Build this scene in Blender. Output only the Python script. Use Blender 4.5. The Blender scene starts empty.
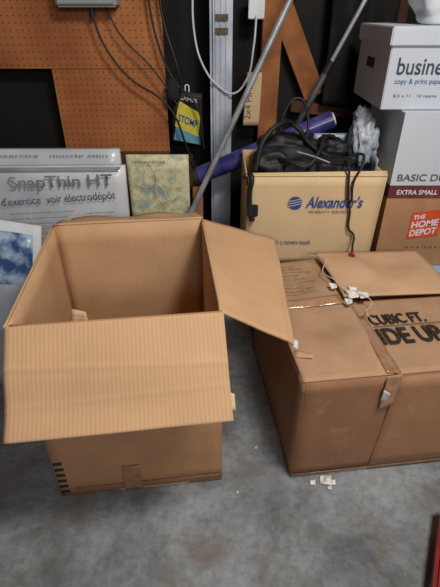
import bpy, bmesh, math, random
from mathutils import Vector, Matrix, noise
random.seed(4)
scene=bpy.context.scene
scene.view_settings.view_transform='Standard'
COL=scene.collection
def lin(c):
    c=c/255.0
    return c/12.92 if c<=0.04045 else ((c+0.055)/1.055)**2.4
def rgb(r,g,b): return (lin(r),lin(g),lin(b),1)
# ---------------------------------------------------------------- materials
def newmat(name,rough=0.8):
    m=bpy.data.materials.new(name); m.use_nodes=True
    nt=m.node_tree; b=nt.nodes['Principled BSDF']; b.inputs['Roughness'].default_value=rough
    return m,nt,b
def N(nt,t,**kw):
    n=nt.nodes.new(t)
    for k,v in kw.items(): setattr(n,k,v)
    return n
def noisy(name,c1,c2,scale=8,rough=0.8,detail=5,bump=0.0,metal=0.0,lo=0.35,hi=0.65,coat=0.0,trans=0.0,alpha=1.0):
    m,nt,b=newmat(name,rough)
    tc=N(nt,'ShaderNodeTexCoord'); no=N(nt,'ShaderNodeTexNoise')
    no.inputs['Scale'].default_value=scale; no.inputs['Detail'].default_value=detail
    nt.links.new(tc.outputs['Object'],no.inputs['Vector'])
    cr=N(nt,'ShaderNodeValToRGB'); cr.color_ramp.elements[0].position=lo; cr.color_ramp.elements[1].position=hi
    cr.color_ramp.elements[0].color=c1; cr.color_ramp.elements[1].color=c2
    nt.links.new(no.outputs['Fac'],cr.inputs['Fac']); nt.links.new(cr.outputs['Color'],b.inputs['Base Color'])
    b.inputs['Metallic'].default_value=metal; b.inputs['Coat Weight'].default_value=coat
    b.inputs['Transmission Weight'].default_value=trans; b.inputs['Alpha'].default_value=alpha
    if bump:
        bp=N(nt,'ShaderNodeBump'); bp.inputs['Strength'].default_value=bump; bp.inputs['Distance'].default_value=0.01
        nt.links.new(no.outputs['Fac'],bp.inputs['Height']); nt.links.new(bp.outputs['Normal'],b.inputs['Normal'])
    return m
def cardboard(name,base,axis='X',stripe=0.06,blotch=0.12,period=0.011,scuff=0.0):
    m,nt,b=newmat(name,0.75)
    tc=N(nt,'ShaderNodeTexCoord'); wv=N(nt,'ShaderNodeTexWave'); wv.wave_type='BANDS'; wv.bands_direction=axis
    wv.inputs['Scale'].default_value=0.314/period; wv.inputs['Distortion'].default_value=1.2; wv.inputs['Detail'].default_value=2
    nt.links.new(tc.outputs['UV'],wv.inputs['Vector'])
    no=N(nt,'ShaderNodeTexNoise'); no.inputs['Scale'].default_value=5; no.inputs['Detail'].default_value=9; no.inputs['Roughness'].default_value=0.65
    nt.links.new(tc.outputs['UV'],no.inputs['Vector'])
    m1=N(nt,'ShaderNodeMath',operation='MULTIPLY_ADD'); m1.inputs[1].default_value=stripe; m1.inputs[2].default_value=1-stripe/2
    nt.links.new(wv.outputs['Fac'],m1.inputs[0])
    m2=N(nt,'ShaderNodeMath',operation='MULTIPLY_ADD'); m2.inputs[1].default_value=blotch*4; m2.inputs[2].default_value=1-blotch*2
    nt.links.new(no.outputs['Fac'],m2.inputs[0])
    m3=N(nt,'ShaderNodeMath',operation='MULTIPLY'); nt.links.new(m1.outputs[0],m3.inputs[0]); nt.links.new(m2.outputs[0],m3.inputs[1])
    vm=N(nt,'ShaderNodeVectorMath',operation='SCALE'); vm.inputs[0].default_value=base[:3]
    nt.links.new(m3.outputs[0],vm.inputs['Scale'])
    if scuff>0:
        n2=N(nt,'ShaderNodeTexNoise'); n2.inputs['Scale'].default_value=9; n2.inputs['Detail'].default_value=12; n2.inputs['Roughness'].default_value=0.75; n2.inputs['Distortion'].default_value=1
        nt.links.new(tc.outputs['UV'],n2.inputs['Vector'])
        cr=N(nt,'ShaderNodeValToRGB'); cr.color_ramp.elements[0].position=.56; cr.color_ramp.elements[1].position=.72
        cr.color_ramp.elements[0].color=(0,0,0,1); cr.color_ramp.elements[1].color=(scuff,scuff,scuff,1)
        nt.links.new(n2.outputs['Fac'],cr.inputs['Fac'])
        mx=N(nt,'ShaderNodeMixRGB'); mx.inputs['Color2'].default_value=rgb(208,178,148)
        nt.links.new(cr.outputs['Color'],mx.inputs['Fac']); nt.links.new(vm.outputs[0],mx.inputs['Color1']); nt.links.new(mx.outputs['Color'],b.inputs['Base Color'])
    else: nt.links.new(vm.outputs[0],b.inputs['Base Color'])
    bp=N(nt,'ShaderNodeBump'); bp.inputs['Strength'].default_value=0.18; bp.inputs['Distance'].default_value=0.002
    nt.links.new(wv.outputs['Fac'],bp.inputs['Height']); nt.links.new(bp.outputs['Normal'],b.inputs['Normal'])
    return m
M={}
M['cb_in']=cardboard('cardboard_inside',rgb(196,156,118),'X',0.06,.14,scuff=.2)
M['cb_flap']=cardboard('cardboard_flap',rgb(200,160,122),'X',0.10,0.08,.010,scuff=.25)
M['cb_out']=cardboard('cardboard_outside',rgb(172,129,93),'X',0.03,.18,scuff=.25)
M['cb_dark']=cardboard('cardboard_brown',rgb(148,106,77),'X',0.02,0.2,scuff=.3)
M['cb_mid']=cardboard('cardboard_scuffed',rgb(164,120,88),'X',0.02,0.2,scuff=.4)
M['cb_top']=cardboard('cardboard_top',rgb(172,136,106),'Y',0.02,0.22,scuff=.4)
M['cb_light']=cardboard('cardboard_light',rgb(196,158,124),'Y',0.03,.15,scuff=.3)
M['cb_beige']=cardboard('cardboard_beige',rgb(210,182,142),'X',0.02,0.08)
M['white_cb']=cardboard('white_printed_cardboard',rgb(196,204,216),'X',0.02,0.05)
M['black']=noisy('black_fabric',rgb(10,10,12),rgb(26,26,32),20,0.6,bump=0.3)
M['ink']=noisy('black_ink',rgb(20,16,14),rgb(58,44,36),60,0.8)
M['blueink']=noisy('blue_ink',rgb(28,66,130),rgb(40,82,150),30,0.7)
M['greyink']=noisy('grey_ink',rgb(80,70,62),rgb(104,90,78),40,0.8)
M['slate_ink']=noisy('slate_ink',rgb(52,58,72),rgb(76,84,100),40,0.8)
M['midgrey_ink']=noisy('midgrey_ink',rgb(98,104,116),rgb(150,156,166),7,0.6)
M['maroon']=noisy('maroon_print',rgb(98,40,44),rgb(120,54,56),20,0.7)
M['orange']=noisy('orange_print',rgb(205,72,30),rgb(222,86,40),20,0.7)
M['white']=noisy('white_print',rgb(215,220,228),rgb(230,232,238),20,0.6)
M['tape']=noisy('packing_tape',rgb(164,126,95),rgb(182,144,112),40,0.25,lo=.3,hi=.7,coat=0.4)
M['tape_clear']=noisy('clear_tape',rgb(142,104,74),rgb(160,120,88),40,0.25,coat=0.5)
M['tape_white']=noisy('torn_tape',rgb(200,195,190),rgb(232,230,228),40,0.4)
M['plastic_bag']=noisy('plastic_bag',rgb(140,148,158),rgb(190,196,206),9,0.35,bump=0.3)
M['post']=noisy('white_plastic',rgb(158,168,186),rgb(204,210,222),6,0.45)
M['steel']=noisy('galvanised_steel',rgb(150,154,160),rgb(190,194,200),12,0.35,metal=0.4)
M['pole_dark']=noisy('dark_pole',rgb(60,62,66),rgb(120,124,130),5,0.4,metal=0.4)
M['tube_blue']=noisy('blue_gloss_paper',rgb(40,42,98),rgb(80,76,150),10,0.3,coat=0.4)
M['wood']=noisy('stud_wood',rgb(132,76,38),rgb(176,112,62),7,0.75,detail=8)
M['wood_dark']=noisy('dark_wood',rgb(70,42,26),rgb(100,62,38),7,0.8,detail=8)
M['paper_black']=noisy('tar_paper',rgb(5,5,5),rgb(21,17,15),5,0.85,detail=8)
M['box_grey']=noisy('grey_plastic',rgb(140,146,150),rgb(160,165,170),5,0.5)
M['yellow']=noisy('yellow_print',rgb(205,190,60),rgb(226,208,80),30,0.5)
M['cyan']=noisy('cyan_print',rgb(80,140,170),rgb(110,170,190),30,0.5)
M['panel']=noisy('pale_panel_print',rgb(188,194,204),rgb(228,230,235),3,0.3,coat=0.5)
M['panel2']=noisy('dark_panel_print',rgb(120,128,142),rgb(176,182,194),4,0.3,coat=0.5)
M['bluebag']=noisy('blue_poster_print',rgb(52,82,136),rgb(176,196,222),16,0.3,coat=0.3,lo=.40,hi=.60,detail=8)
M['tote']=noisy('tote_plastic',rgb(120,140,165),rgb(150,168,190),5,0.4)
M['tote_lid']=noisy('tote_lid_plastic',rgb(150,175,205),rgb(176,196,220),5,0.4)
M['red']=noisy('red_plastic',rgb(130,22,22),rgb(160,32,30),8,0.4)
M['dark_metal']=noisy('dark_metal',rgb(40,40,44),rgb(60,60,64),8,0.4,metal=0.6)
M['wall']=noisy('painted_wall',rgb(92,78,64),rgb(110,96,80),3,0.9)
M['ltblue']=noisy('light_blue_plastic',rgb(110,130,152),rgb(150,168,188),9,0.35)
M['cable_black']=noisy('black_rubber',rgb(14,14,16),rgb(30,30,34),9,0.5)
M['cable_white']=noisy('white_rubber',rgb(190,194,200),rgb(215,218,222),9,0.5)
M['string']=noisy('pale_string',rgb(190,180,160),rgb(215,205,188),30,0.8)

def pegmat():
    m,nt,b=newmat('pegboard',0.7)
    tc=N(nt,'ShaderNodeTexCoord')
    sc=N(nt,'ShaderNodeVectorMath',operation='MULTIPLY'); sc.inputs[1].default_value=(1/.0285,0,1/.0285)
    fr=N(nt,'ShaderNodeVectorMath',operation='FRACTION')
    sb=N(nt,'ShaderNodeVectorMath',operation='SUBTRACT'); sb.inputs[1].default_value=(.5,0,.5)
    ln=N(nt,'ShaderNodeVectorMath',operation='LENGTH')
    lt=N(nt,'ShaderNodeMath',operation='LESS_THAN'); lt.inputs[1].default_value=0.12
    nt.links.new(tc.outputs['Object'],sc.inputs[0]); nt.links.new(sc.outputs[0],fr.inputs[0]); nt.links.new(fr.outputs[0],sb.inputs[0])
    nt.links.new(sb.outputs[0],ln.inputs[0]); nt.links.new(ln.outputs['Value'],lt.inputs[0])
    no=N(nt,'ShaderNodeTexNoise'); no.inputs['Scale'].default_value=3.5; no.inputs['Detail'].default_value=8
    nt.links.new(tc.outputs['Object'],no.inputs['Vector'])
    cr=N(nt,'ShaderNodeValToRGB'); cr.color_ramp.elements[0].position=.3; cr.color_ramp.elements[1].position=.7
    cr.color_ramp.elements[0].color=rgb(150,84,44); cr.color_ramp.elements[1].color=rgb(194,124,72)
    nt.links.new(no.outputs['Fac'],cr.inputs['Fac'])
    mx=N(nt,'ShaderNodeMixRGB'); mx.inputs['Color2'].default_value=rgb(90,50,26)
    nt.links.new(lt.outputs[0],mx.inputs['Fac']); nt.links.new(cr.outputs['Color'],mx.inputs['Color1'])
    nt.links.new(mx.outputs['Color'],b.inputs['Base Color']); return m
M['peg']=pegmat()
def concrete():
    m,nt,b=newmat('concrete',0.6)
    tc=N(nt,'ShaderNodeTexCoord')
    def ns(scale,detail,rough=.6,dist=0,off=0):
        n=N(nt,'ShaderNodeTexNoise'); n.inputs['Scale'].default_value=scale; n.inputs['Detail'].default_value=detail
        n.inputs['Roughness'].default_value=rough; n.inputs['Distortion'].default_value=dist
        mp=N(nt,'ShaderNodeMapping'); mp.inputs['Location'].default_value=(off,off*.7,0)
        nt.links.new(tc.outputs['Object'],mp.inputs['Vector']); nt.links.new(mp.outputs[0],n.inputs['Vector']); return n
    a=ns(2.6,10,.7,.4); c=ns(34,9,.75); d=ns(5,9,.7,.6,3); s=ns(60,4,.6,0,7)
    r1=N(nt,'ShaderNodeValToRGB'); e=r1.color_ramp.elements; e[0].position=.36; e[0].color=rgb(96,100,104); e[1].position=.62; e[1].color=rgb(160,166,172)
    nt.links.new(a.outputs['Fac'],r1.inputs['Fac'])
    r2=N(nt,'ShaderNodeValToRGB'); e=r2.color_ramp.elements; e[0].position=.36; e[0].color=(.48,.46,.42,1); e[1].position=.56; e[1].color=(1,1,1,1)
    nt.links.new(c.outputs['Fac'],r2.inputs['Fac'])
    mx=N(nt,'ShaderNodeMixRGB',blend_type='MULTIPLY'); mx.inputs['Fac'].default_value=.55
    nt.links.new(r1.outputs['Color'],mx.inputs['Color1']); nt.links.new(r2.outputs['Color'],mx.inputs['Color2'])
    r3=N(nt,'ShaderNodeValToRGB'); e=r3.color_ramp.elements; e[0].position=.50; e[0].color=(0,0,0,1); e[1].position=.66; e[1].color=(.6,.6,.6,1)
    nt.links.new(d.outputs['Fac'],r3.inputs['Fac'])
    mx2=N(nt,'ShaderNodeMixRGB'); mx2.inputs['Color2'].default_value=rgb(112,98,84)
    nt.links.new(r3.outputs['Color'],mx2.inputs['Fac']); nt.links.new(mx.outputs['Color'],mx2.inputs['Color1'])
    r4=N(nt,'ShaderNodeValToRGB'); e=r4.color_ramp.elements; e[0].position=.68; e[0].color=(0,0,0,1); e[1].position=.74; e[1].color=(.6,.6,.6,1)
    nt.links.new(s.outputs['Fac'],r4.inputs['Fac'])
    mx3=N(nt,'ShaderNodeMixRGB'); mx3.inputs['Color2'].default_value=rgb(190,188,182)
    nt.links.new(r4.outputs['Color'],mx3.inputs['Fac']); nt.links.new(mx2.outputs['Color'],mx3.inputs['Color1'])
    nt.links.new(mx3.outputs['Color'],b.inputs['Base Color'])
    bp=N(nt,'ShaderNodeBump'); bp.inputs['Strength'].default_value=.2; bp.inputs['Distance'].default_value=.005
    nt.links.new(c.outputs['Fac'],bp.inputs['Height']); nt.links.new(bp.outputs['Normal'],b.inputs['Normal'])
    return m
M['concrete']=concrete()
def mapmat():
    m,nt,b=newmat('map_print',0.5)
    tc=N(nt,'ShaderNodeTexCoord'); no=N(nt,'ShaderNodeTexNoise'); no.inputs['Scale'].default_value=11; no.inputs['Detail'].default_value=10; no.inputs['Roughness'].default_value=.7
    nt.links.new(tc.outputs['Object'],no.inputs['Vector'])
    cr=N(nt,'ShaderNodeValToRGB'); e=cr.color_ramp.elements
    e[0].position=.38; e[0].color=rgb(150,170,174); e[1].position=.68; e[1].color=rgb(190,162,124)
    x=e.new(.45); x.color=rgb(186,188,150); x=e.new(.52); x.color=rgb(224,216,180); x=e.new(.6); x.color=rgb(176,184,140)
    nt.links.new(no.outputs['Fac'],cr.inputs['Fac']); nt.links.new(cr.outputs['Color'],b.inputs['Base Color']); return m
M['map']=mapmat()
# ---------------------------------------------------------------- geometry helpers
def top(name,loc):
    e=bpy.data.objects.new(name,None); e.location=loc; e.empty_display_size=.05; COL.objects.link(e); return e
def link(name,me,mat,parent):
    o=bpy.data.objects.new(name,me); COL.objects.link(o)
    if mat is not None:
        me.materials.clear(); me.materials.append(mat)
    if parent is not None:
        o.parent=parent; o.matrix_parent_inverse=Matrix.Translation(parent.location).inverted()
    return o
def panel(name,q,mat,th=.005,parent=None,nx=14,ny=10,amp=0.0,edge=True,off=1.0,seed=0,curl=0.0,creases=()):
    """q: 4 corner points (p0->p1 hinge edge, p3/p2 opposite edge)."""
    p=[Vector(a) for a in q]
    me=bpy.data.meshes.new(name); bm=bmesh.new(); uv=bm.loops.layers.uv.new('UVMap')
    n=(p[1]-p[0]).cross(p[3]-p[0]).normalized()
    W=(p[1]-p[0]).length; H=(p[3]-p[0]).length
    g=[]
    for j in range(ny+1):
        row=[]
        for i in range(nx+1):
            u=i/nx; v=j/ny
            P=(p[0]*(1-u)+p[1]*u)*(1-v)+(p[3]*(1-u)+p[2]*u)*v
            w=(math.sin(math.pi*u)*math.sin(math.pi*v)) if edge else v
            P=P+n*amp*w*(noise.noise(Vector((u*2.3+seed,v*2.1,seed)))*2+.15)+n*curl*math.sin(math.pi*v)
            for (cv,sl,dp) in creases:
                P=P-n*dp*max(0,1-abs(v-cv-sl*(u-.5))/.035)
            row.append(bm.verts.new(P))
        g.append(row)
    for j in range(ny):
        for i in range(nx):
            f=bm.faces.new((g[j][i],g[j][i+1],g[j+1][i+1],g[j+1][i])); f.smooth=True
            for l,(a,b) in zip(f.loops,((i,j),(i+1,j),(i+1,j+1),(i,j+1))): l[uv].uv=(a/nx*W+seed*.37,b/ny*H+seed*.21)
    bm.to_mesh(me); bm.free()
    o=link(name,me,mat,parent)
    s=o.modifiers.new('solid','SOLIDIFY'); s.thickness=th; s.offset=off
    return o
def solid(name,lo,hi,mat,parent=None,bev=.004,rot=0,pivot=None,taper=0):
    me=bpy.data.meshes.new(name); bm=bmesh.new(); uv=bm.loops.layers.uv.new('UVMap')
    bmesh.ops.create_cube(bm,size=1)
    lo=Vector(lo); hi=Vector(hi); c=(lo+hi)/2; d=hi-lo
    for v in bm.verts:
        k=1-taper*(v.co.z<0)
        v.co=Vector((v.co.x*d.x*k,v.co.y*d.y*k,v.co.z*d.z))+c
    if bev>0: bmesh.ops.bevel(bm,geom=bm.edges[:],offset=bev,segments=2,affect='EDGES')
    for f in bm.faces:
        ax=max(range(3),key=lambda k:abs(f.normal[k]))
        for l in f.loops:
            co=l.vert.co; l[uv].uv=((co.y,co.z),(co.x,co.z),(co.x,co.y))[ax]
    if rot:
        pv=Vector(pivot) if pivot else c
        bmesh.ops.rotate(bm,verts=bm.verts,cent=pv,matrix=Matrix.Rotation(rot,3,'Z'))
    bm.to_mesh(me); bm.free(); return link(name,me,mat,parent)
def tomesh(ob,name,mat,parent):
    COL.objects.link(ob); bpy.context.view_layer.update()
    dg=bpy.context.evaluated_depsgraph_get(); me=bpy.data.meshes.new_from_object(ob.evaluated_get(dg))
    bpy.data.objects.remove(ob); return link(name,me,mat,parent)
def tube(name,pts,r,mat,parent=None,smooth=True):
    cu=bpy.data.curves.new(name,'CURVE'); cu.dimensions='3D'; cu.bevel_depth=r; cu.bevel_resolution=4; cu.use_fill_caps=True
    if smooth and len(pts)>2:
        sp=cu.splines.new('BEZIER'); sp.bezier_points.add(len(pts)-1)
        for b,p in zip(sp.bezier_points,pts): b.co=p; b.handle_left_type=b.handle_right_type='AUTO'
    else:
        sp=cu.splines.new('POLY'); sp.points.add(len(pts)-1)
        for b,p in zip(sp.points,pts): b.co=(*p,1)
    o=tomesh(bpy.data.objects.new(name,cu),name,mat,parent)
    for f in o.data.polygons: f.use_smooth=True
    return o
def text(name,s,origin,xd,yd,w,h,mat,parent,bold=0.0,shear=0):
    cu=bpy.data.curves.new(name,'FONT'); cu.body=s; cu.size=1; cu.extrude=0; cu.offset=bold; cu.shear=shear
    o=tomesh(bpy.data.objects.new(name,cu),name,mat,parent)
    vs=o.data.vertices; x0=min(v.co.x for v in vs); x1=max(v.co.x for v in vs); y0=min(v.co.y for v in vs); y1=max(v.co.y for v in vs)
    O=Vector(origin); xd=Vector(xd).normalized(); yd=Vector(yd).normalized()
    for v in vs: v.co=O+xd*((v.co.x-x0)/(x1-x0)*w)+yd*((v.co.y-y0)/(y1-y0)*h)
    return o
def poly(name,pts,mat,parent,th=.001):
    me=bpy.data.meshes.new(name); me.from_pydata([Vector(p) for p in pts],[],[list(range(len(pts)))]); me.update()
    o=link(name,me,mat,parent)
    s=o.modifiers.new('s','SOLIDIFY'); s.thickness=th; s.offset=1
    return o
def blob(name,c,s,mat,parent=None,amp=.25,freq=2.0,seed=0,sub=4,zmin=None,crease=False):
    me=bpy.data.meshes.new(name); bm=bmesh.new(); bmesh.ops.create_icosphere(bm,subdivisions=sub,radius=1)
    for v in bm.verts:
        d=v.co.normalized(); n=noise.noise(d*freq+Vector((seed,seed*2,0)))
        if crease: n=-abs(n)*1.6+.3+.35*noise.noise(d*freq*3+Vector((seed,0,3)))
        q=d*(1+amp*n*2)
        q=Vector([math.copysign(abs(a)**.8,a) for a in q])
        v.co=Vector((q.x*s[0],q.y*s[1],q.z*s[2]))+Vector(c)
        if zmin is not None: v.co.z=max(v.co.z,zmin)
    for f in bm.faces: f.smooth=True
    bm.to_mesh(me); bm.free(); return link(name,me,mat,parent)
Z=Vector((0,0,1)); X=(1,0,0)
# ---------------------------------------------------------------- room
solid('floor',(-2.3,-2.6,-.1),(2.3,2.55,0),M['concrete'],bev=0)
solid('wall_back',(-2.3,2.44,0),(2.3,2.55,2.6),M['paper_black'],bev=0)
solid('wall_left',(-2.4,-2.6,0),(-2.3,2.55,2.6),M['wall'],bev=0)
solid('wall_right',(2.3,-2.6,0),(2.4,2.55,2.6),M['wall'],bev=0)
solid('ceiling',(-2.4,-2.6,2.6),(2.4,2.55,2.7),M['wall'],bev=0)
fr=top('wall_framing',(0,2.4,0))
for i,(a,b) in enumerate([(-1.75,-1.71),(-1.25,-1.21),(-.32,-.275),(.195,.285),(.80,.845),(1.4,1.445),(1.9,1.945)]):
    solid(f'stud_{i+1}',(a,2.35,.04),(b,2.438,2.598),M['wood'] if i in(2,3) else M['wood_dark'],fr,.003)
solid('sill_plate',(-2.25,2.35,.001),(2.25,2.438,.04),M['wood_dark'],fr,.003)
def slab(name,a,b,w,y0,y1,mat,parent):
    a=Vector(a);b=Vector(b); d=(b-a).normalized(); n=Vector((-d.z,0,d.x))*w/2
    me=bpy.data.meshes.new(name); bm=bmesh.new()
    vs=[]
    for y in(y0,y1):
        for p in (a-n,b-n,b+n,a+n): vs.append(bm.verts.new((p.x,y,p.z)))
    for f in ((0,1,2,3),(7,6,5,4),(0,4,5,1),(1,5,6,2),(2,6,7,3),(3,7,4,0)): bm.faces.new([vs[i] for i in f])
    bmesh.ops.recalc_face_normals(bm,faces=bm.faces); bm.to_mesh(me); bm.free(); return link(name,me,mat,parent)
slab('brace_1',(.27,0,1.32),(.47,0,.93),.10,2.37,2.43,M['wood'],fr)
slab('brace_2',(.36,0,.88),(.74,0,.84),.05,2.38,2.43,M['wood_dark'],fr)
panel('scrap_board',[(.115,2.335,.80),(.195,2.335,.80),(.20,2.335,1.04),(.13,2.335,1.04)],M['cb_beige'],.01,fr)
text('scrap_print','2x4 PINE',(.15,2.3235,.83),(.05,0,1),(-1,0,0),.17,.03,M['greyink'],fr)
pg=top('pegboard',(-1,2.34,.66))
solid('upper_sheet',(-2.0,2.338,1.055),(-.262,2.349,2.3),M['peg'],pg,0)
solid('lower_sheet',(-.80,2.338,.665),(-.262,2.349,1.052),M['peg'],pg,0)
solid('edge_batten',(-.80,2.333,.645),(-.262,2.349,.668),M['wood_dark'],pg,0.002)
eb=top('electrical_box',(-.55,2.3,1.3))
solid('housing',(-.70,2.24,1.30),(-.44,2.337,1.52),M['box_grey'],eb,.008)
solid('cover',(-.69,2.232,1.31),(-.45,2.24,1.51),M['box_grey'],eb,.003)
tube('conduit_nipple',[(-.56,2.29,1.30),(-.56,2.29,1.27)],.012,M['dark_metal'],eb)
tube('cord_1',[(-.56,2.28,1.27),(-.52,2.28,1.15),(-.42,2.28,1.02),(-.28,2.27,.93),(-.22,2.26,.86),(-.17,2.26,.72),(-.12,2.26,.6)],.005,M['cable_black'],eb)
tube('cord_2',[(-.50,2.29,1.30),(-.44,2.28,1.19),(-.33,2.28,1.08),(-.25,2.27,.98),(-.2,2.26,.9)],.004,M['cable_black'],eb)
tube('cord_3',[(-.27,2.30,1.5),(-.25,2.29,1.25),(-.2,2.27,1.08),(-.18,2.27,.98),(-.22,2.26,.88)],.006,M['cable_black'],eb)
tube('cord_4',[(-.32,2.30,1.5),(-.29,2.29,1.2),(-.22,2.28,1.02),(-.11,2.26,.9),(-.08,2.26,.7)],.005,M['cable_black'],eb)
solid('plug',(-.245,2.255,.93),(-.195,2.285,1.02),M['cable_black'],eb,.008)
ou=top('wall_outlet',(.18,2.33,1.3))
solid('outlet_box',(.13,2.30,1.262),(.19,2.345,1.36),M['white'],ou,.005)
solid('outlet_plate',(.125,2.293,1.256),(.195,2.30,1.368),M['white'],ou,.003)
tube('cord',[(-.10,2.20,1.5),(-.11,2.205,1.2),(-.07,2.21,1.07),(-.0,2.211,.99),(.06,2.211,.965),(.12,2.22,1.02),(.15,2.25,1.15),(.16,2.285,1.27)],.0045,M['cable_white'],ou)
po=top('white_downspout',(0,2.27,0))
solid('channel',(-.045,2.225,.0),(.055,2.30,1.9),M['post'],po,.014)
for i,x in enumerate((-.018,.005,.028)): solid(f'rib_{i+1}',(x-.004,2.22,.01),(x+.004,2.226,1.88),M['post'],po,.002)
for i in range(2):
    solid(f'label_{i+1}',(-.02,2.2165,1.20+i*.05),(.035,2.2195,1.225+i*.05),M['greyink'],po,0)
tube('conduit_pipe',[(-.3726,1.897,.0),(.596,2.098,2.0)],.0125,M['steel'])
p2=top('telescoping_pole',(.35,2.19,.8))
tube('lower_section',[(.17,2.175,.40),(.367,2.19,.83),(.485,2.195,1.08)],.015,M['pole_dark'],p2,False)
tube('upper_section',[(.485,2.195,1.08),(.78,2.195,1.70)],.010,M['steel'],p2,False)
tube('collar',[(.47,2.195,1.05),(.495,2.195,1.10)],.019,M['cable_black'],p2,False)
tube('foot_section',[(-.027,2.17,.0),(.17,2.175,.40)],.015,M['pole_dark'],p2,False)
rp=top('rolled_poster',(.2,2.08,.74))
tube('roll',[(-.11,2.092,.616),(.507,2.092,.876)],.041,M['tube_blue'],rp,False)
tube('inner_roll',[(.49,2.092,.869),(.515,2.092,.879)],.030,M['post'],rp,False)
tube('end_band',[(-.125,2.092,.610),(-.10,2.092,.620)],.0425,M['ink'],rp,False)
solid('narrow_upright_carton',(-.132,2.055,0),(-.085,2.13,.571),M['cb_dark'],None,.003)
pk=top('hanging_package',(-.16,2.32,.8))
panel('bag',[(-.245,2.335,.72),(-.09,2.335,.70),(-.085,2.33,.95),(-.225,2.33,.96)],M['black'],.02,pk,amp=.008)
poly('yellow_patch',[(-.225,2.305,.80),(-.11,2.305,.75),(-.095,2.305,.86),(-.2,2.305,.92)],M['yellow'],pk)
poly('cyan_patch',[(-.235,2.306,.735),(-.10,2.306,.71),(-.105,2.306,.76),(-.22,2.306,.80)],M['cyan'],pk)
text('print_a','STOMP',(-.21,2.302,.825),(1,0,-.35),(.2,0,1),.10,.035,M['blueink'],pk,.02)
text('print_b','GAMES',(-.2,2.305,.925),(1,0,-.2),(0,0,1),.09,.018,M['white'],pk,.01)
tube('hang_loop',[(-.17,2.325,.95),(-.16,2.34,.985),(-.15,2.325,.95)],.003,M['white'],pk)
dj=top('hanging_tarp',(.62,2.36,1))
panel('cloth',[(.50,2.33,.90),(.78,2.33,.88),(.80,2.33,1.62),(.50,2.33,1.6)],M['paper_black'],.01,dj,24,24,.05)
# ---------------------------------------------------------------- left background panels
pa=top('printed_appliance_carton',(-.75,1.87,0))
panel('front_face',[(-1.15,1.84,.0),(-.425,1.86,.0),(-.405,1.86,.735),(-1.15,1.84,.735)],M['panel'],.03,pa,off=-1)
panel('top_strip',[(-1.15,1.838,.715),(-.43,1.857,.715),(-.42,1.857,.734),(-1.15,1.838,.734)],M['panel2'],.002,pa)
text('large_print','SnapThin HT',(-.90,1.832,.630),(1,.028,.02),(0,0,1),.44,.068,M['midgrey_ink'],pa,.01)
text('print_1',"d'exercice  voir électrodépôt",(-.955,1.830,.556),(1,.028,.06),(0,0,1),.50,.048,M['slate_ink'],pa,.0)
for i in range(6):
    text(f'fine_print_{i+1}','système de stimulation musculaire',(-.93,1.830,.525-i*.025),(1,.028,.04),(0,0,1),.28-.03*(i%2),.010,M['slate_ink'],pa)
    text(f'fine_print_r_{i+1}','programme complet',(-.60,1.840,.525-i*.025),(1,.028,.04),(0,0,1),.13,.010,M['slate_ink'],pa)
pb=top('printed_appliance_carton',(-.75,1.95,0))
panel('front_face',[(-1.2,1.94,.0),(-.45,1.945,.0),(-.44,1.945,.78),(-1.2,1.94,.78)],M['panel'],.04,pb,off=-1)
text('print_1','exercice   muscle stim',(-.97,1.934,.752),(1,.007,0),(0,0,1),.48,.012,M['midgrey_ink'],pb,.0)
mp=top('framed_map',(-.28,2.02,0))
panel('map_sheet',[(-.43,2.02,.0),(-.145,2.02,.0),(-.145,2.03,.735),(-.43,2.03,.735)],M['map'],.012,mp,off=-1)
text('map_label','TOPOGRAPHIC MAP',(-.41,2.012,.70),(1,0,0),(0,0,1),.16,.012,M['ink'],mp)
for i,(pts) in enumerate([[(-.42,2.012,.62),(-.35,2.012,.58),(-.30,2.012,.60),(-.24,2.012,.52),(-.18,2.012,.54),(-.15,2.012,.48)],[(-.33,2.012,.70),(-.30,2.012,.64),(-.31,2.012,.56),(-.26,2.012,.48)]]):
    tube(f'map_road_{i+1}',pts,.0009,M['red'] if i else M['blueink'],mp)
db=top('plywood_offcut',(-.9,2.25,0))
panel('board',[(-1.6,2.2,.0),(-.14,2.2,.0),(-.14,2.31,.66),(-1.6,2.31,.66)],M['wood_dark'],.015,db)
lp=top('leaning_poster_stack',(-.85,1.45,0))
panel('poster_back',[(-1.2,1.42,.002),(-.78,1.44,.002),(-.73,1.66,.55),(-1.2,1.64,.64)],M['white'],.006,lp,off=-1)
panel('poster_print',[(-1.19,1.415,.01),(-.81,1.430,.01),(-.765,1.640,.52),(-1.19,1.620,.60)],M['bluebag'],.003,lp,off=-1)
panel('poster_front',[(-1.2,1.30,.002),(-.76,1.33,.002),(-.72,1.47,.38),(-1.2,1.45,.42)],M['panel2'],.006,lp,off=-1)
# ---------------------------------------------------------------- left open box
def frame(o,ang):
    e1=Vector((math.cos(ang),math.sin(ang),0)); e2=Vector((-math.sin(ang),math.cos(ang),0)); o=Vector(o)
    return lambda x,y,z: o+e1*x+e2*y+Z*z
f=frame((-.5,.82,.003),math.radians(6.75))
W,D,H=.51,.57,.672
lb=top('open_cardboard_box',tuple(f(W/2,D/2,0)))
t=.006
panel('front_wall',[f(0,0,0),f(W,0,0),f(W,0,H),f(0,0,H)],M['cb_out'],t,lb,amp=.004,off=-1)
panel('back_wall',[f(0,D,0),f(W,D,0),f(W,D,H),f(0,D,H)],M['cb_in'],t,lb,amp=.006,off=1)
panel('left_wall',[f(0,D,0),f(0,0,0),f(0,0,H),f(0,D,H)],M['cb_in'],t,lb,amp=.006,off=-1)
panel('right_wall',[f(W,0,0),f(W,D,0),f(W,D,H),f(W,0,H)],M['cb_in'],t,lb,amp=.006,off=-1)
panel('bottom',[f(0,0,0),f(W,0,0),f(W,D,0),f(0,D,0)],M['cb_in'],t,lb,off=1)
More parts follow.
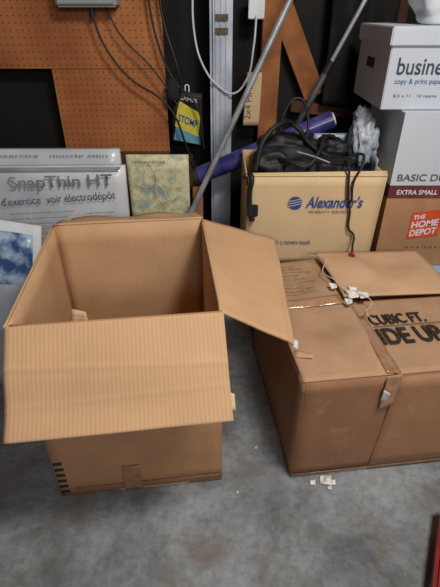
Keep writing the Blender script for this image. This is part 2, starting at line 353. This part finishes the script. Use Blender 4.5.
panel('front_flap',[f(-.004,-.002,H),f(W+.002,-.002,H),f(W+.006,-.172,H-.195),f(-.012,-.168,H-.205)],M['cb_flap'],t,lb,40,44,.011,edge=False,off=1,seed=1,creases=((.42,.10,.0022),(.70,-.06,.0014)))
panel('right_flap',[f(W,0,H),f(W,D,H),f(W+.262,D-.01,H-.085),f(W+.20,.012,H-.132)],M['cb_in'],t,lb,30,40,.004,edge=False,off=1,seed=3,creases=((.88,0,.002),))
panel('back_flap',[f(W,D,H),f(0,D,H),f(.01,D+.235,H-.075),f(W-.01,D+.235,H-.075)],M['cb_flap'],t,lb,20,10,.02,edge=False,off=-1,seed=4)
panel('left_flap',[f(0,D,H),f(0,0,H),f(-.05,.0,H-.25),f(-.05,D,H-.25)],M['cb_flap'],t,lb,20,10,.01,edge=False,off=-1,seed=6)
for i in range(6):
    z0=.018+i*.027
    poly(f'register_mark_{i+1}',[f(.004,-.0012,z0),f(.030,-.0012,z0),f(.030,-.0012,z0+.013),f(.004,-.0012,z0+.013)],M['ink'],lb,.0006)
panel('clear_tape',[f(.20,-.0015,.0),f(.255,-.0015,.0),f(.255,-.0015,.12),f(.20,-.0015,.12)],M['tape_clear'],.0008,lb)
panel('seam_tape',[f(.05,-.002,.03),f(.50,-.002,.028),f(.50,-.002,.036),f(.05,-.002,.037)],M['tape_clear'],.0006,lb)
panel('torn_tab',[f(.14,.006,H-.03),f(.19,.004,H-.03),f(.185,.01,H+.02),f(.155,.012,H+.03)],M['cb_light'],.002,lb,4,4,.004)
panel('torn_tape_bit',[f(W-.0,-.12,H-.15),f(W+.014,-.125,H-.155),f(W+.014,-.15,H-.185),f(W-.003,-.148,H-.18)],M['cb_beige'],.001,lb,4,4,.003)
panel('flap_tape_edge',[f(W+.20,.03,H-.126),f(W+.212,.03,H-.135),f(W+.203,.0,H-.14),f(W+.190,.0,H-.128)],M['tape_white'],.001,lb,4,4,.003)
# ---------------------------------------------------------------- right closed box
g=frame((.231,.89,.003),math.radians(7))
W2,D2,H2=.67,.66,.422
rb=top('taped_cardboard_box',tuple(g(W2/2,D2/2,0)))
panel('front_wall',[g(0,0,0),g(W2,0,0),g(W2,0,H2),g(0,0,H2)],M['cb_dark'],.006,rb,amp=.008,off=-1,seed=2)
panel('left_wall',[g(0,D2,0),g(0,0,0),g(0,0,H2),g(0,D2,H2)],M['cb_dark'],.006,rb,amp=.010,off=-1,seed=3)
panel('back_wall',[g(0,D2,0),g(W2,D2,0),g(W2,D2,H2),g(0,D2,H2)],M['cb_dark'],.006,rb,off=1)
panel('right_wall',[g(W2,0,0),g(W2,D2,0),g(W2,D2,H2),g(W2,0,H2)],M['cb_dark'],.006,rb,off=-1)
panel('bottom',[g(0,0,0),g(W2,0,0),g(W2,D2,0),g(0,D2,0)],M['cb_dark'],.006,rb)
sx=.262
panel('inner_flap_front',[g(.006,.006,H2-.012),g(W2-.006,.006,H2-.012),g(W2-.006,.32,H2-.016),g(.006,.32,H2-.016)],M['cb_dark'],.005,rb)
panel('inner_flap_rear',[g(.006,.38,H2-.016),g(W2-.006,.38,H2-.016),g(W2-.006,D2-.006,H2-.012),g(.006,D2-.006,H2-.012)],M['cb_dark'],.005,rb)
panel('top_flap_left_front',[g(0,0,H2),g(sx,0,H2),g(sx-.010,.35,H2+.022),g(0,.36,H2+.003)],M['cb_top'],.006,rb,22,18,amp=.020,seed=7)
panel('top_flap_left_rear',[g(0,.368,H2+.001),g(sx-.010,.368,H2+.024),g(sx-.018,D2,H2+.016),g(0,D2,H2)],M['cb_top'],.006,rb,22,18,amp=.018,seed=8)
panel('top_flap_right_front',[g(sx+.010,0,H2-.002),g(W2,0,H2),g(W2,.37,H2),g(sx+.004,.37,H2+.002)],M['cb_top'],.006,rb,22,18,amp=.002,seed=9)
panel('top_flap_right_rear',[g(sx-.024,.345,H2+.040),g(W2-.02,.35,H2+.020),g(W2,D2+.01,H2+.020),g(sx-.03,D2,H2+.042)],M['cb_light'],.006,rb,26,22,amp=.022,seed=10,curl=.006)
zt=H2+.0095
panel('tape_top',[g(sx-.020,0,zt-.002),g(sx+.024,0,zt-.002),g(sx+.020,.27,zt+.004),g(sx-.014,.25,zt+.012)],M['tape_clear'],.0006,rb,6,12,.002)
panel('front_scuff_panel',[g(sx,-.0042,.015),g(W2,-.0042,.012),g(W2,-.0042,H2-.004),g(sx+.02,-.0042,H2-.004)],M['cb_mid'],.0008,rb,10,8,.003,seed=12)
panel('tape_front_edge',[g(0.0,-.006,.012),g(W2,-.006,.008),g(W2,-.006,.018),g(0,-.006,.02)],M['tape_clear'],.0006,rb,6,2)
panel('tape_front_tail',[g(sx-.020,-.0062,.29),g(sx+.020,-.0062,.31),g(sx+.024,-.0062,H2+.006),g(sx-.020,-.0062,H2+.006)],M['tape'],.0006,rb,6,12,.003)
panel('tape_cross',[g(.01,.335,zt+.004),g(sx-.03,.325,zt+.020),g(sx-.03,.375,zt+.024),g(.0,.385,zt+.001)],M['tape'],.0008,rb,8,4,.006)
for i,(x,y,s) in enumerate([(sx-.01,.335,.03),(sx+.03,.33,.024),(sx-.05,.40,.018),(sx-.03,.30,.016),(sx+.01,.37,.02)]):
    panel(f'torn_tape_{i+1}',[g(x,y,zt+.030),g(x+s,y-.3*s,zt+.040),g(x+1.4*s,y+s,zt+.040),g(x-.3*s,y+1.2*s,zt+.046)],M['tape_white'],.0008,rb,5,5,.008,seed=i)
tube('loose_string',[g(sx-.01,.34,zt+.045),g(sx-.03,.42,zt+.052),g(sx-.05,.50,zt+.045),g(sx-.02,.57,zt+.060),g(sx-.06,.63,zt+.045)],.0016,M['string'],rb)
tube('loose_string_2',[g(sx+.03,.34,zt+.045),g(sx+.06,.31,zt+.03),g(sx+.03,.27,zt+.014),g(sx+.05,.22,zt+.006)],.0014,M['string'],rb)
a1=g(1,0,0)-g(0,0,0); a2=g(0,1,0)-g(0,0,0)
text('print_main','IDE UP',g(.290,.118,zt+.002),a1,a2,.205,.080,M['ink'],rb,.03)
text('print_cubic','CUBIC FT.',g(.292,.218,zt+.002),a1,a2,.19,.054,M['ink'],rb,.025)
for i in range(9):
    yy=.41+i*.023
    text(f'printed_lines_{i+1}','Contents: room & fragile'[:24-(i%3)*5],g(.04,yy,H2+.028),a1,a2,.15-.03*(i%3),.009,M['greyink'],rb)
tube('print_rule_1',[g(.292,.208,zt+.002),g(.6,.208,zt+.002)],.0010,M['ink'],rb,False)
panel('torn_notch',[g(.0,.10,H2+.0085),g(.05,.085,H2+.0125),g(.06,.10,H2+.0125),g(.01,.13,H2+.0095)],M['cb_light'],.0006,rb,4,4,.001)
panel('lifted_tape',[g(sx-.026,-.01,.335),g(sx-.014,-.018,.34),g(sx-.010,-.025,.375),g(sx-.024,-.012,.38)],M['tape_white'],.0008,rb,5,5,.004)
# ---------------------------------------------------------------- support carton + mover's box
sc_=top('closed_carton',(.37,1.85,0))
solid('carton_body',(.11,1.68,0),(.63,2.03,.366),M['cb_dark'],sc_,.004)
solid('carton_tape',(.34,1.6785,.02),(.39,2.0,.3675),M['tape'],sc_,0)
ax=top('movers_cardboard_box',(.37,1.85,.37))
x0,x1,y0,y1,z0,z1=.10,.642,1.66,2.04,.37,.757
panel('front_wall',[(x0+.01,y0,z0),(x1-.012,y0,z0),(x1,y0,z1),(x0,y0,z1)],M['cb_beige'],.006,ax,amp=.004,off=-1)
panel('back_wall',[(x0,y1,z0),(x1,y1,z0),(x1,y1,z1),(x0,y1,z1)],M['cb_beige'],.006,ax,off=1)
panel('left_wall',[(x0+.01,y1,z0),(x0+.01,y0,z0),(x0,y0,z1),(x0,y1,z1)],M['cb_beige'],.006,ax,off=-1)
panel('right_wall',[(x1-.012,y0,z0),(x1-.012,y1,z0),(x1,y1,z1),(x1,y0,z1)],M['cb_beige'],.006,ax,off=-1)
panel('bottom',[(x0+.01,y0,z0),(x1-.012,y0,z0),(x1-.012,y1,z0),(x0+.01,y1,z0)],M['cb_beige'],.006,ax)
panel('rim_fold',[(x0,y0-.001,z1-.002),(x1,y0-.001,z1-.002),(x1,y0+.02,z1+.012),(x0,y0+.015,z1+.004)],M['cb_beige'],.005,ax)
text('print_name',"Alexander's",(.340,y0-.003,.630),X,Z,.225,.048,M['blueink'],ax,.02,.25)
text('print_sub',"MOBILITY SERVICES",(.355,y0-.003,.608),X,Z,.17,.010,M['blueink'],ax,.0)
text('print_slogan',"the world with a movers touch",(.125,y0-.003,.468),X,Z,.25,.022,M['blueink'],ax,.0,.2)
def disc(name,c,rx,rz,mat,parent,n=28): return poly(name,[(c[0]+rx*math.cos(2*math.pi*i/n),c[1],c[2]+rz*math.sin(2*math.pi*i/n)) for i in range(n)],mat,parent,.0006)
disc('logo_globe',(.297,y0-.0035,.650),.028,.027,M['blueink'],ax)
for i,zz in enumerate((.642,.652,.662)):
    tube(f'logo_line_{i}',[(.268,y0-.0045,zz-.006),(.297,y0-.0045,zz),(.326,y0-.0045,zz+.007)],.0014,M['cb_beige'],ax)
panel('blue_liner_back',[(.40,1.98,.56),(.622,1.98,.56),(.622,1.99,.84),(.41,1.99,.84)],M['ltblue'],.004,ax,amp=.01)
panel('blue_liner_side',[(.618,1.98,.56),(.618,1.74,.56),(.620,1.73,.80),(.622,1.99,.84)],M['ltblue'],.004,ax,amp=.01)
bg=top('black_camera_bag',(.33,1.84,.6))
blob('body',(.33,1.85,.69),(.17,.13,.14),M['black'],bg,.12,2,3)
blob('front_pocket',(.42,1.76,.73),(.09,.07,.08),M['black'],bg,.2,2,8)
blob('side_pouch',(.21,1.80,.75),(.08,.08,.08),M['black'],bg,.2,2.5,11)
blob('top_flap',(.28,1.88,.80),(.12,.09,.06),M['black'],bg,.25,2.2,17)
blob('lens_case',(.45,1.85,.80),(.065,.07,.06),M['black'],bg,.2,2.2,27)
tube('strap_1',[(.14,1.72,.76),(.17,1.75,.87),(.24,1.80,.92),(.30,1.86,.90),(.36,1.80,.84),(.44,1.74,.80)],.010,M['black'],bg)
tube('strap_2',[(.25,1.90,.84),(.27,1.92,.95),(.32,1.93,.99),(.36,1.92,.93),(.36,1.88,.84)],.006,M['black'],bg)
tube('strap_3',[(.10,1.70,.74),(.12,1.645,.76),(.115,1.642,.70),(.12,1.645,.62),(.13,1.646,.58)],.010,M['black'],bg)
tube('strap_4',[(.22,1.76,.80),(.27,1.70,.80),(.33,1.68,.79),(.38,1.72,.83),(.42,1.80,.87),(.46,1.84,.86)],.008,M['black'],bg)
solid('strap_buckle',(.108,1.632,.60),(.15,1.646,.65),M['black'],bg,.004)
tube('piping',[(.3,1.73,.83),(.36,1.70,.82),(.42,1.69,.80)],.003,M['box_grey'],bg)
solid('charger_brick',(.40,1.70,.785),(.52,1.75,.81),M['cable_black'],bg,.008)
tube('charger_lead',[(.48,1.72,.80),(.485,1.66,.80),(.490,1.645,.755),(.495,1.646,.70),(.515,1.646,.62),(.525,1.646,.54),(.545,1.645,.52),(.535,1.60,.495),(.52,1.545,.485)],.0045,M['cable_black'],bg)
tube('charger_lead_loop',[(.48,1.72,.80),(.54,1.70,.83),(.54,1.66,.81),(.51,1.643,.74),(.515,1.643,.66)],.0045,M['cable_black'],bg)
solid('charger_plug',(.507,1.52,.480),(.527,1.548,.491),M['red'],bg,.003)
wb=top('plastic_shopping_bag',(.60,1.97,.8))
blob('bag_body',(.592,1.88,.83),(.05,.08,.09),M['plastic_bag'],wb,.35,2.2,5,crease=True)
blob('bag_handles',(.595,1.95,.90),(.03,.05,.05),M['plastic_bag'],wb,.4,2.5,9,crease=True)
# ---------------------------------------------------------------- right stack
to=top('storage_tote',(.93,1.9,0))
solid('body',(.68,1.70,0),(1.24,2.14,.295),M['tote'],to,.02,taper=.06)
solid('lid',(.665,1.685,.29),(1.255,2.155,.332),M['tote_lid'],to,.012)
solid('lid_panel',(.72,1.74,.3315),(1.2,2.1,.334),M['tote_lid'],to,.0)
hd=top('printed_moving_box',(.9,1.93,.335))
hx0,hx1,hy0,hy1,hz0,hz1=.682,1.14,1.72,2.13,.336,.974
zb=.70
for nm,za,zb_,mt in(('lower_shell',hz0,.645,M['cb_out']),('printed_band',.645,zb,M['maroon']),('upper_shell',zb,hz1,M['white_cb'])):
    solid(nm,(hx0,hy0,za),(hx1,hy1,zb_),mt,hd,.0)
text('print_basic','BASIC DUTY',(.705,hy0-.002,.718),X,Z,.25,.028,M['greyink'],hd,.01)
text('print_small','EXTRA SMALL',(.715,hy0-.002,.662),X,Z,.165,.020,M['white'],hd,.02)
lg=[(.80,hy0-.002,.465),(.93,hy0-.002,.480),(.93,hy0-.002,.60),(.80,hy0-.002,.585)]
poly('logo_patch',lg,M['orange'],hd,.0008)
for i,wd in enumerate(('THE','HOME','DEPOT')):
    text(f'logo_word_{i+1}',wd,(.808,hy0-.0035,.552-i*.038),(1,0,.13),Z,.05 if i==0 else .11,.020 if i==0 else .030,M['white'],hd,.03)
text('print_fine','16 in x 12 in x 12 in',(.80,hy0-.002,.42),X,Z,.2,.012,M['greyink'],hd)
bx=top('paper_box',(.82,1.95,.976))
solid('body',(.602,1.765,.976),(1.07,2.165,1.19),M['white_cb'],bx,.003)
solid('lid',(.592,1.755,1.185),(1.08,2.175,1.245),M['white_cb'],bx,.004)
text('print_title','business',(.635,1.7635,1.095),X,Z,.215,.055,M['slate_ink'],bx,.012)
text('print_sub','copy & print paper',(.635,1.7635,1.060),X,Z,.18,.022,M['blueink'],bx,.0)
text('print_fine','8.5 x 11   10 reams',(.64,1.7635,1.02),X,Z,.16,.010,M['greyink'],bx)
poly('hand_hole',[(.6005,1.93,1.10),(.6005,2.03,1.10),(.6005,2.03,1.135),(.6005,1.93,1.135)],M['ink'],bx,.0008)
wt=top('white_folded_cloth',(.9,1.95,1.25))
blob('fold_1',(.90,1.95,1.32),(.18,.14,.09),M['white'],wt,.15,2,4,zmin=1.247)
blob('fold_2',(.96,1.90,1.41),(.15,.12,.07),M['white'],wt,.2,2,14,zmin=1.3)
# ---------------------------------------------------------------- floor litter + red toolbox
lt_=top('paper_scraps',(.32,.86,0))
for i,(x,y,s) in enumerate([(.29,.862,.018),(.325,.866,.036),(.355,.862,.018),(.345,.845,.012),(.05,.83,.008),(.12,1.0,.010)]):
    panel(f'scrap_{i+1}',[(x,y,.002),(x+s,y-.3*s,.006),(x+s*1.1,y+.6*s,.012),(x+.1*s,y+.8*s,.004)],M['tape_white'],.0008,lt_,6,6,.012 if s>.02 else .004,seed=i*3)
tbx=top('red_toolbox',(.75,.5,0))
r=math.radians(-28); pv=(.53,.50,0)
solid('tray',(.525,.30,0),(.76,.78,.07),M['red'],tbx,.012,rot=r,pivot=pv)
solid('lid',(.518,.29,.07),(.767,.79,.10),M['red'],tbx,.01,rot=r,pivot=pv)
solid('latch',(.517,.50,.05),(.521,.54,.085),M['dark_metal'],tbx,.001,rot=r,pivot=pv)
tube('handle',[(.70,.40,.10),(.71,.41,.14),(.78,.54,.14),(.78,.55,.10)],.008,M['dark_metal'],tbx)
# ---------------------------------------------------------------- light
w=bpy.data.worlds.new('World'); scene.world=w; w.use_nodes=True
w.node_tree.nodes['Background'].inputs[0].default_value=(.85,.9,1,1); w.node_tree.nodes['Background'].inputs[1].default_value=.12
def area(name,loc,target,sx_,sy_,pw,col):
    l=bpy.data.lights.new(name,'AREA'); l.shape='RECTANGLE'; l.size=sx_; l.size_y=sy_; l.energy=pw; l.color=col
    o=bpy.data.objects.new(name,l); o.location=loc; o.rotation_euler=(Vector(target)-Vector(loc)).to_track_quat('-Z','Y').to_euler(); COL.objects.link(o)
area('garage_door_daylight',(.9,-2.0,2.15),(-.1,1.5,.5),1.6,.6,35,(1,.98,.96))
area('ceiling_lamp',(.7,.40,2.45),(-.1,1.0,.3),.5,.3,38,(1,.95,.86))
# ---------------------------------------------------------------- camera
cd=bpy.data.cameras.new('camera'); co=bpy.data.objects.new('camera',cd); COL.objects.link(co)
cd.sensor_fit='VERTICAL'; cd.sensor_height=24; cd.lens=24*441/587
co.location=(0,0,1.3); co.rotation_euler=(math.radians(57),0,0); scene.camera=co
